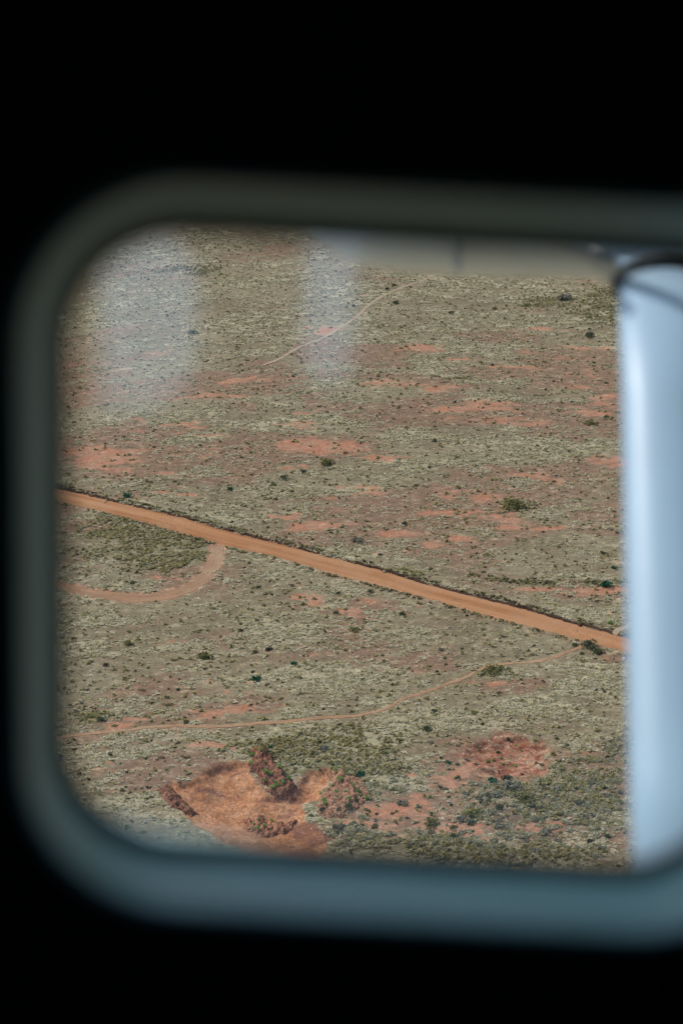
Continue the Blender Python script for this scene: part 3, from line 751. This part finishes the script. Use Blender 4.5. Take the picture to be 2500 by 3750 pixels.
weeds_on(V_right, top_right, [(1240, 385), (1265, 370), (1270, 400), (1330, 410), (1340, 430), (1375, 510), (1330, 545), (1275, 550), (1270, 580), (1405, 535), (1205, 620), (1180, 520), (1250, 500), (1420, 560), (1300, 470), (1235, 540), (1360, 600), (1470, 570), (1190, 590)],
         'bright green weed clump on the weedy brown heap', 'weeds on the brown heap', 10, 20)
weeds_on(V_front, top_front, [(740, 690), (770, 665), (770, 710), (745, 720), (820, 715), (860, 660), (890, 685), (770, 730)], 'bright green weed clump on the broken red heap', 'weeds on the broken heap', 8, 15)
weeds_on(V_left, top_left, [(315, 578), (210, 530), (330, 625)], 'small green weed on the dark brown heap', 'weeds on the dark heap', 5, 8, ('green', 'dark'))
weeds_on(V_right, top_right, [(1350, 640), (1400, 600), (1290, 660), (1180, 650), (1410, 420), (1440, 400), (1390, 360)], 'dark bushy clump at the edge of the weedy brown heap', 'dark clumps by the brown heap', 12, 24, ('dark',))
for sx0, sy0 in [(0, 0)]:
    for a, b in [(415, 285), (470, 268), (530, 245), (640, 310), (540, 300), (700, 190), (640, 150), (800, 140), (420, 280)]:
        plant('weed_clump', 'green', 1003.5 + a * 0.28, 1662 + b * 0.28, random.uniform(7, 12), 'yellowish green weed clump inside the red scrape', 'weed', 'weeds in the red scrape')
# rocks
ROCK = {m: [stone_mesh('rock', m, 800 + i, 2) for i in range(3)] for m in ('rock_grey', 'rock_rust')}
def rock(px, py, w, mat, label, group=None, top=None):
    c = G(px, py); s = 0.5 * w * abs(G(px + 1, py)[0] - c[0]); o = obj('rock', random.choice(ROCK[mat]))
    o.location = (c[0], c[1], (top(*c) if top else float(hz(*c)[0])) + s * 0.25); o.scale = (s, s * 0.8, s); o.rotation_euler = (random.uniform(-.3, .3), random.uniform(-.3, .3), random.uniform(0, 6))
    return tag(o, label, 'rock', group)
rock(1029, 1843, 10, 'rock_grey', 'pale grey boulder on pinkish ground left of the scrub covered rise')
rock(1432, 1518, 13, 'rock_grey', 'grey boulder beside the strut just below the road')
rock(668, 1896, 10, 'rock_rust', 'dark rust block below the broken red heap')
rock(835, 1750, 9, 'rock_rust', 'rust coloured slab up right of the weedy brown heap')
rock(1292, 1747, 9, 'rock_grey', 'pale boulder right of the red scrape')
rock(1381, 1905, 9, 'rock_grey', 'white rock low in the thicket near the strut')
rock(614, 1587, 5, 'rock_grey', 'small white stone below the deep emerald shrub')
for i in range(22):
    a = random.choice([(430, 700), (560, 640), (470, 560), (620, 560), (350, 500), (1100, 500), (1000, 600), (930, 690), (1150, 440), (1200, 410), (700, 480), (660, 400)])
    q = zq([(a[0] + random.uniform(-50, 50), a[1] + random.uniform(-25, 25))])[0]
    rock(q[0], q[1], random.uniform(3, 5.5), 'rock_rust', 'loose block lying on the floor of the dug pit', 'blocks in the pit')

# ------------------------------------------------------------------ the airplane: cabin side, window, wing, strut
paint_material('cabin_lining', (0.016, 0.018, 0.020), 0.8, 0.2, 0.15, 60)
paint_material('window_trim', (0.150, 0.340, 0.360), 0.42, 0.40, 0.06, 40)
paint_material('rubber', (0.030, 0.034, 0.034), 0.6, 0.3)
paint_material('white_paint', (0.82, 0.88, 0.92), 0.35, 0.5, 0.03, 6)
paint_material('strut_paint', (0.30, 0.42, 0.53), 0.4, 0.4, 0.03, 6)
paint_material('fairing_paint', (0.62, 0.69, 0.74), 0.5, 0.3, 0.04, 6)
paint_material('skin_paint', (0.24, 0.42, 0.46), 0.5, 0.3, 0.05, 6)
paint_material('seam_dark', (0.30, 0.31, 0.31), 0.6, 0.3)
def glass_material():
    k = NT('window_glass')
    tr = k.n('ShaderNodeBsdfTransparent'); tr.inputs[0].default_value = (0.97, 0.98, 0.985, 1)
    gl = k.n('ShaderNodeBsdfGlossy'); gl.inputs['Roughness'].default_value = 0.075; gl.inputs['Color'].default_value = (0.84, 0.90, 1.0, 1)
    lw = k.n('ShaderNodeLayerWeight'); lw.inputs['Blend'].default_value = 0.5
    fr = k.math('ADD', k.math('MULTIPLY', k.math('POWER', lw.outputs['Facing'], 5.0), 0.9), 0.072)      # Fresnel of a coated acrylic face
    mx = k.n('ShaderNodeMixShader'); k.t.links.new(fr, mx.inputs[0]); k.t.links.new(tr.outputs[0], mx.inputs[1]); k.t.links.new(gl.outputs[0], mx.inputs[2])
    k.t.links.new(mx.outputs[0], k.out.inputs['Surface']); return k.m
glass_material()
FLOOR = 1.05                                             # eye height above the cabin floor
base = bpy.data.objects.new('airplane', None); link(base)
mat4 = Matrix(((XA[0], YA[0], ZA[0], 0), (XA[1], YA[1], ZA[1], 0), (XA[2], YA[2], ZA[2], CAM_H), (0, 0, 0, 1)))
base.matrix_world = mat4 @ Matrix.Translation((0, 0, -FLOOR))
tag(base, 'high wing airplane seen from its dark cabin: window, white nacelle and strut', 'airplane')
def part(name, V, F, mat, parent=base, smooth=True):
    me = bpy.data.meshes.new(name); me.from_pydata([(v[0], v[1], v[2] + FLOOR) for v in V], [], F); me.update()
    me.materials.append(MATS[mat]); me.polygons.foreach_set('use_smooth', [smooth] * len(me.polygons))
    bm = bmesh.new(); bm.from_mesh(me); bmesh.ops.recalc_face_normals(bm, faces=bm.faces); bm.to_mesh(me); bm.free()
    return obj(name, me, parent)
def box(V, F, x0, x1, y0, y1, z0, z1):
    q = len(V); V += [(x, y, z) for x in (x0, x1) for y in (y0, y1) for z in (z0, z1)]
    F += [tuple(q + i for i in f) for f in ((0, 1, 3, 2), (4, 6, 7, 5), (0, 4, 5, 1), (2, 3, 7, 6), (0, 2, 6, 4), (1, 5, 7, 3))]
def rr(l, r, b, t, rad, Y, n=14):
    L = []
    for cx, cz, a0 in ((r - rad, t - rad, 0), (l + rad, t - rad, 90), (l + rad, b + rad, 180), (r - rad, b + rad, 270)):
        for i in range(n + 1):
            a = R(a0 + 90 * i / n); L.append((cx + rad * math.cos(a), Y, cz + rad * math.sin(a)))
    return L
def loft(rings, closed_ends=False):
    V = []; F = []; n = len(rings[0])
    for k in rings: V += k
    for i in range(len(rings) - 1):
        for j in range(n):
            F.append((i * n + j, i * n + (j + 1) % n, (i + 1) * n + (j + 1) % n, (i + 1) * n + j))
    if closed_ends: F += [tuple(range(n)), tuple(range((len(rings) - 1) * n, len(rings) * n))]
    return V, F
def panel(hole, Y, x0, x1, z0, z1, thick):
    """a flat side panel with a rounded hole through it"""
    cx = sum(p[0] for p in hole) / len(hole); cz = sum(p[2] for p in hole) / len(hole); outer = []
    for p in hole:
        dx, dz = p[0] - cx, p[2] - cz
        t = min(((x1 - cx) / dx if dx > 1e-6 else (x0 - cx) / dx if dx < -1e-6 else 1e9), ((z1 - cz) / dz if dz > 1e-6 else (z0 - cz) / dz if dz < -1e-6 else 1e9))
        outer.append((cx + dx * t, Y, cz + dz * t))
    for qx, qz in ((x0, z0), (x0, z1), (x1, z0), (x1, z1)):
        i = min(range(len(outer)), key=lambda j: abs(math.atan2(outer[j][2] - cz, outer[j][0] - cx) - math.atan2(qz - cz, qx - cx))); outer[i] = (qx, Y, qz)
    o2 = [(p[0], Y + thick, p[2]) for p in outer]; h2 = [(p[0], Y + thick, p[2]) for p in hole]
    h1 = [(p[0], Y, p[2]) for p in hole]
    return loft([h1, outer, o2, h2, h1])
X0, X1, Z0, Z1 = -1.6, 1.6, -1.0, 0.62
V, F = panel(rr(-0.1435, 0.224, -0.369, -0.0245, 0.075, 0.612), 0.612, X0, X1, Z0, Z1, 0.008)
part('cabin_wall', V, F, 'cabin_lining', smooth=False)
V, F = panel([(p[0], p[1], p[2] - (0.05 * (p[0] + 0.15) if p[2] < -0.2 else 0)) for p in rr(-0.158, 0.240, -0.393, -0.032, 0.070, 0.72)], 0.722, X0, X1, Z0, Z1, 0.022)
part('fuselage_skin', V, F, 'skin_paint', smooth=False)
# moulded trim ring: rolls in from the wall, runs out to the pane
prof = [(-0.146, 0.2265, -0.3715, -0.022, 0.077, 0.611), (-0.1435, 0.224, -0.3690, -0.0245, 0.075, 0.609), (-0.1418, 0.2223, -0.3673, -0.0260, 0.074, 0.611), (-0.1410, 0.2217, -0.3670, -0.0268, 0.0735, 0.617),
        (-0.1412, 0.2212, -0.3700, -0.0310, 0.071, 0.635), (-0.1425, 0.2208, -0.3755, -0.0380, 0.067, 0.665), (-0.1440, 0.2208, -0.3815, -0.0430, 0.064, 0.690), (-0.160, 0.232, -0.398, -0.030, 0.075, 0.692), (-0.162, 0.236, -0.402, -0.015, 0.09, 0.622)]
V, F = loft([rr(*p) for p in prof])
frame = part('window_frame', V, F, 'window_trim')
seal = [(-0.1465, 0.2220, -0.3840, -0.0420, 0.064, 0.688), (-0.1386, 0.2150, -0.3765, -0.0520, 0.058, 0.690), (-0.1370, 0.2135, -0.3750, -0.0535, 0.057, 0.695), (-0.1386, 0.2150, -0.3765, -0.0520, 0.058, 0.701), (-0.1465, 0.2220, -0.3840, -0.0420, 0.064, 0.702)]
V, F = loft([rr(*p) for p in seal]); part('seal', V, F, 'rubber', frame)
V, F = loft([rr(-0.155, 0.230, -0.392, -0.036, 0.066, 0.704), rr(-0.155, 0.230, -0.392, -0.036, 0.066, 0.709)], True)
part('window_pane', V, F, 'window_glass', frame, smooth=False)
# rest of the cabin shell; two windows look out on the other side
V, F = [], []
OPP = -1.20
box(V, F, X0 - .03, X1 + .03, OPP - .03, 0.745, Z1, Z1 + 0.03); box(V, F, X0 - .03, X1 + .03, OPP - .03, 0.745, Z0 - 0.03, Z0)
box(V, F, X0 - .03, X0, OPP - .03, 0.745, Z0, Z1); box(V, F, X1, X1 + .03, OPP - .03, 0.745, Z0, Z1)
part('cabin_shell', V, F, 'cabin_lining', smooth=False)
V, F = [], []
VA, FA = panel(rr(-0.78, -0.285, -0.54, -0.17, 0.13, OPP), OPP - .03, X0, -0.18, Z0, Z1, 0.03)
VB, FB = panel(rr(-0.088, 0.004, -0.46, -0.14, 0.045, OPP), OPP - .03, -0.18, X1, Z0, Z1, 0.03)
V = VA + VB; F = FA + [tuple(i + len(VA) for i in f) for f in FB]
part('opposite_wall', V, F, 'cabin_lining', smooth=False)
# wing
V, F = [], []
sec = [(0.30, 0.62), (0.45, 0.60), (0.7, 0.585), (1.3, 0.595), (1.65, 0.625), (1.78, 0.68), (1.66, 0.75), (1.3, 0.80), (0.8, 0.79), (0.5, 0.70)]
V, F = loft([[(x, Y, z + 0.02 * Y) for x, z in sec] for Y in (0.75, 2.5, 4.5, 7.5)], True)
part('wing', V, F, 'white_paint', smooth=False)
# nacelle under the wing
sil = [(600, 470), (650, 505), (690, 532), (740, 563), (790, 590), (850, 609), (910, 619), (985, 624), (1060, 628), (1170, 631), (1280, 633), (1500, 640), (1750, 650)]
rings = []
NY, ND = 2.55, 0.26
for px, py in sil:
    x, _, zb = P(px, py, NY); zt = 0.70; hh = (zt - zb) / 2; zc = (zt + zb) / 2; w = ND * min(1, 0.45 + (px - 600) / 500)
    ring = []
    for i in range(32):
        a = 2 * math.pi * i / 32; c, s = math.cos(a), math.sin(a); e = 2 / 3.2
        ring.append((x, NY + w * math.copysign(abs(c) ** e, c), zc + hh * math.copysign(abs(s) ** e, s)))
    rings.append(ring)
V, F = loft(rings, True)
nac = part('nacelle', V, F, 'white_paint')
def slab(name, pxs, Y, th, mat, parent):
    A = [P(a, b, Y) for a, b in pxs]; V = A + [(p[0], p[1] + th, p[2]) for p in A]; n = len(A)
    F = [tuple(range(n)), tuple(range(n, 2 * n))] + [(i, (i + 1) % n, n + (i + 1) % n, n + i) for i in range(n)]
    return part(name, V, F, mat, parent, smooth=False)
slab('panel_seam', [(1056, 540), (1058, 540), (1058, 629), (1056, 629)], NY - ND - 0.004, 0.10, 'seam_dark', nac)
slab('drain_mast', [(1041, 596), (1047, 596), (1046, 610), (1042, 610)], NY - ND - 0.02, 0.03, 'seam_dark', nac)
# strut: streamlined tube from the lower fuselage out to the wing
pt, pb = Vector(P(1512, 560, 1.92)), Vector(P(1582, 2300, 1.22))
rings = []
T0 = (pt.z - P(1512, 645, 1.90)[2] - 0.025) / (pt.z - pb.z)
for t in (T0, 0.25, 0.5, 0.75, 1.0):
    c = pt.lerp(pb, t); rings.append([(c.x + 0.0535 * math.cos(2 * math.pi * i / 40), c.y + 0.040 * math.sin(2 * math.pi * i / 40), c.z) for i in range(40)])
V, F = loft(rings, True)
strut = part('wing_strut', V, F, 'strut_paint')
c0 = pt.lerp(pb, (pt.z - P(1512, 645, 1.90)[2]) / (pt.z - pb.z)); e1, e2 = Vector((0.059, 0, 0)), Vector((0, -0.054, 0.030))
rings = []
for i in range(40):
    a = 2 * math.pi * i / 40; rad = (e1 * math.cos(a) + e2 * math.sin(a)); cc = c0 + rad; rn = rad.normalized(); up = e1.cross(e2).normalized()
    rings.append([tuple(cc + rn * 0.006 * math.cos(b) + up * 0.008 * math.sin(b)) for b in [2 * math.pi * k / 10 for k in range(10)]])
V = [p for q in rings for p in q]; F = [(i * 10 + j, i * 10 + (j + 1) % 10, ((i + 1) % 40) * 10 + (j + 1) % 10, ((i + 1) % 40) * 10 + j) for i in range(40) for j in range(10)]
part('rubber_cuff', V, F, 'rubber', strut)
rings = []
for cx, cy, w, dpt, dy in ((1510, 640, 0.060, 0.050, 0.0), (1490, 612, 0.085, 0.065, 0.02), (1465, 585, 0.120, 0.085, 0.05), (1440, 540, 0.165, 0.11, 0.08), (1430, 440, 0.19, 0.13, 0.08), (1430, -700, 0.20, 0.14, 0.08)):
    c = Vector(P(cx, cy, 1.93 + dy)); rings.append([(c.x + w * math.cos(2 * math.pi * i / 40), c.y + 0.04 + dpt * math.sin(2 * math.pi * i / 40), c.z - (0.035 * math.sin(2 * math.pi * i / 40) if w < 0.07 else 0)) for i in range(40)])
V, F = loft(rings, True)
fair = part('strut_fairing', V, F, 'fairing_paint', strut)
part('fastener', *loft([[(P(1388, 596, 1.80)[0] + 0.006 * math.cos(a), y, P(1388, 596, 1.80)[2] + 0.006 * math.sin(a)) for a in [math.pi * k / 6 for k in range(12)]] for y in (1.82, 1.90)], True), 'seam_dark', strut)
print('done')
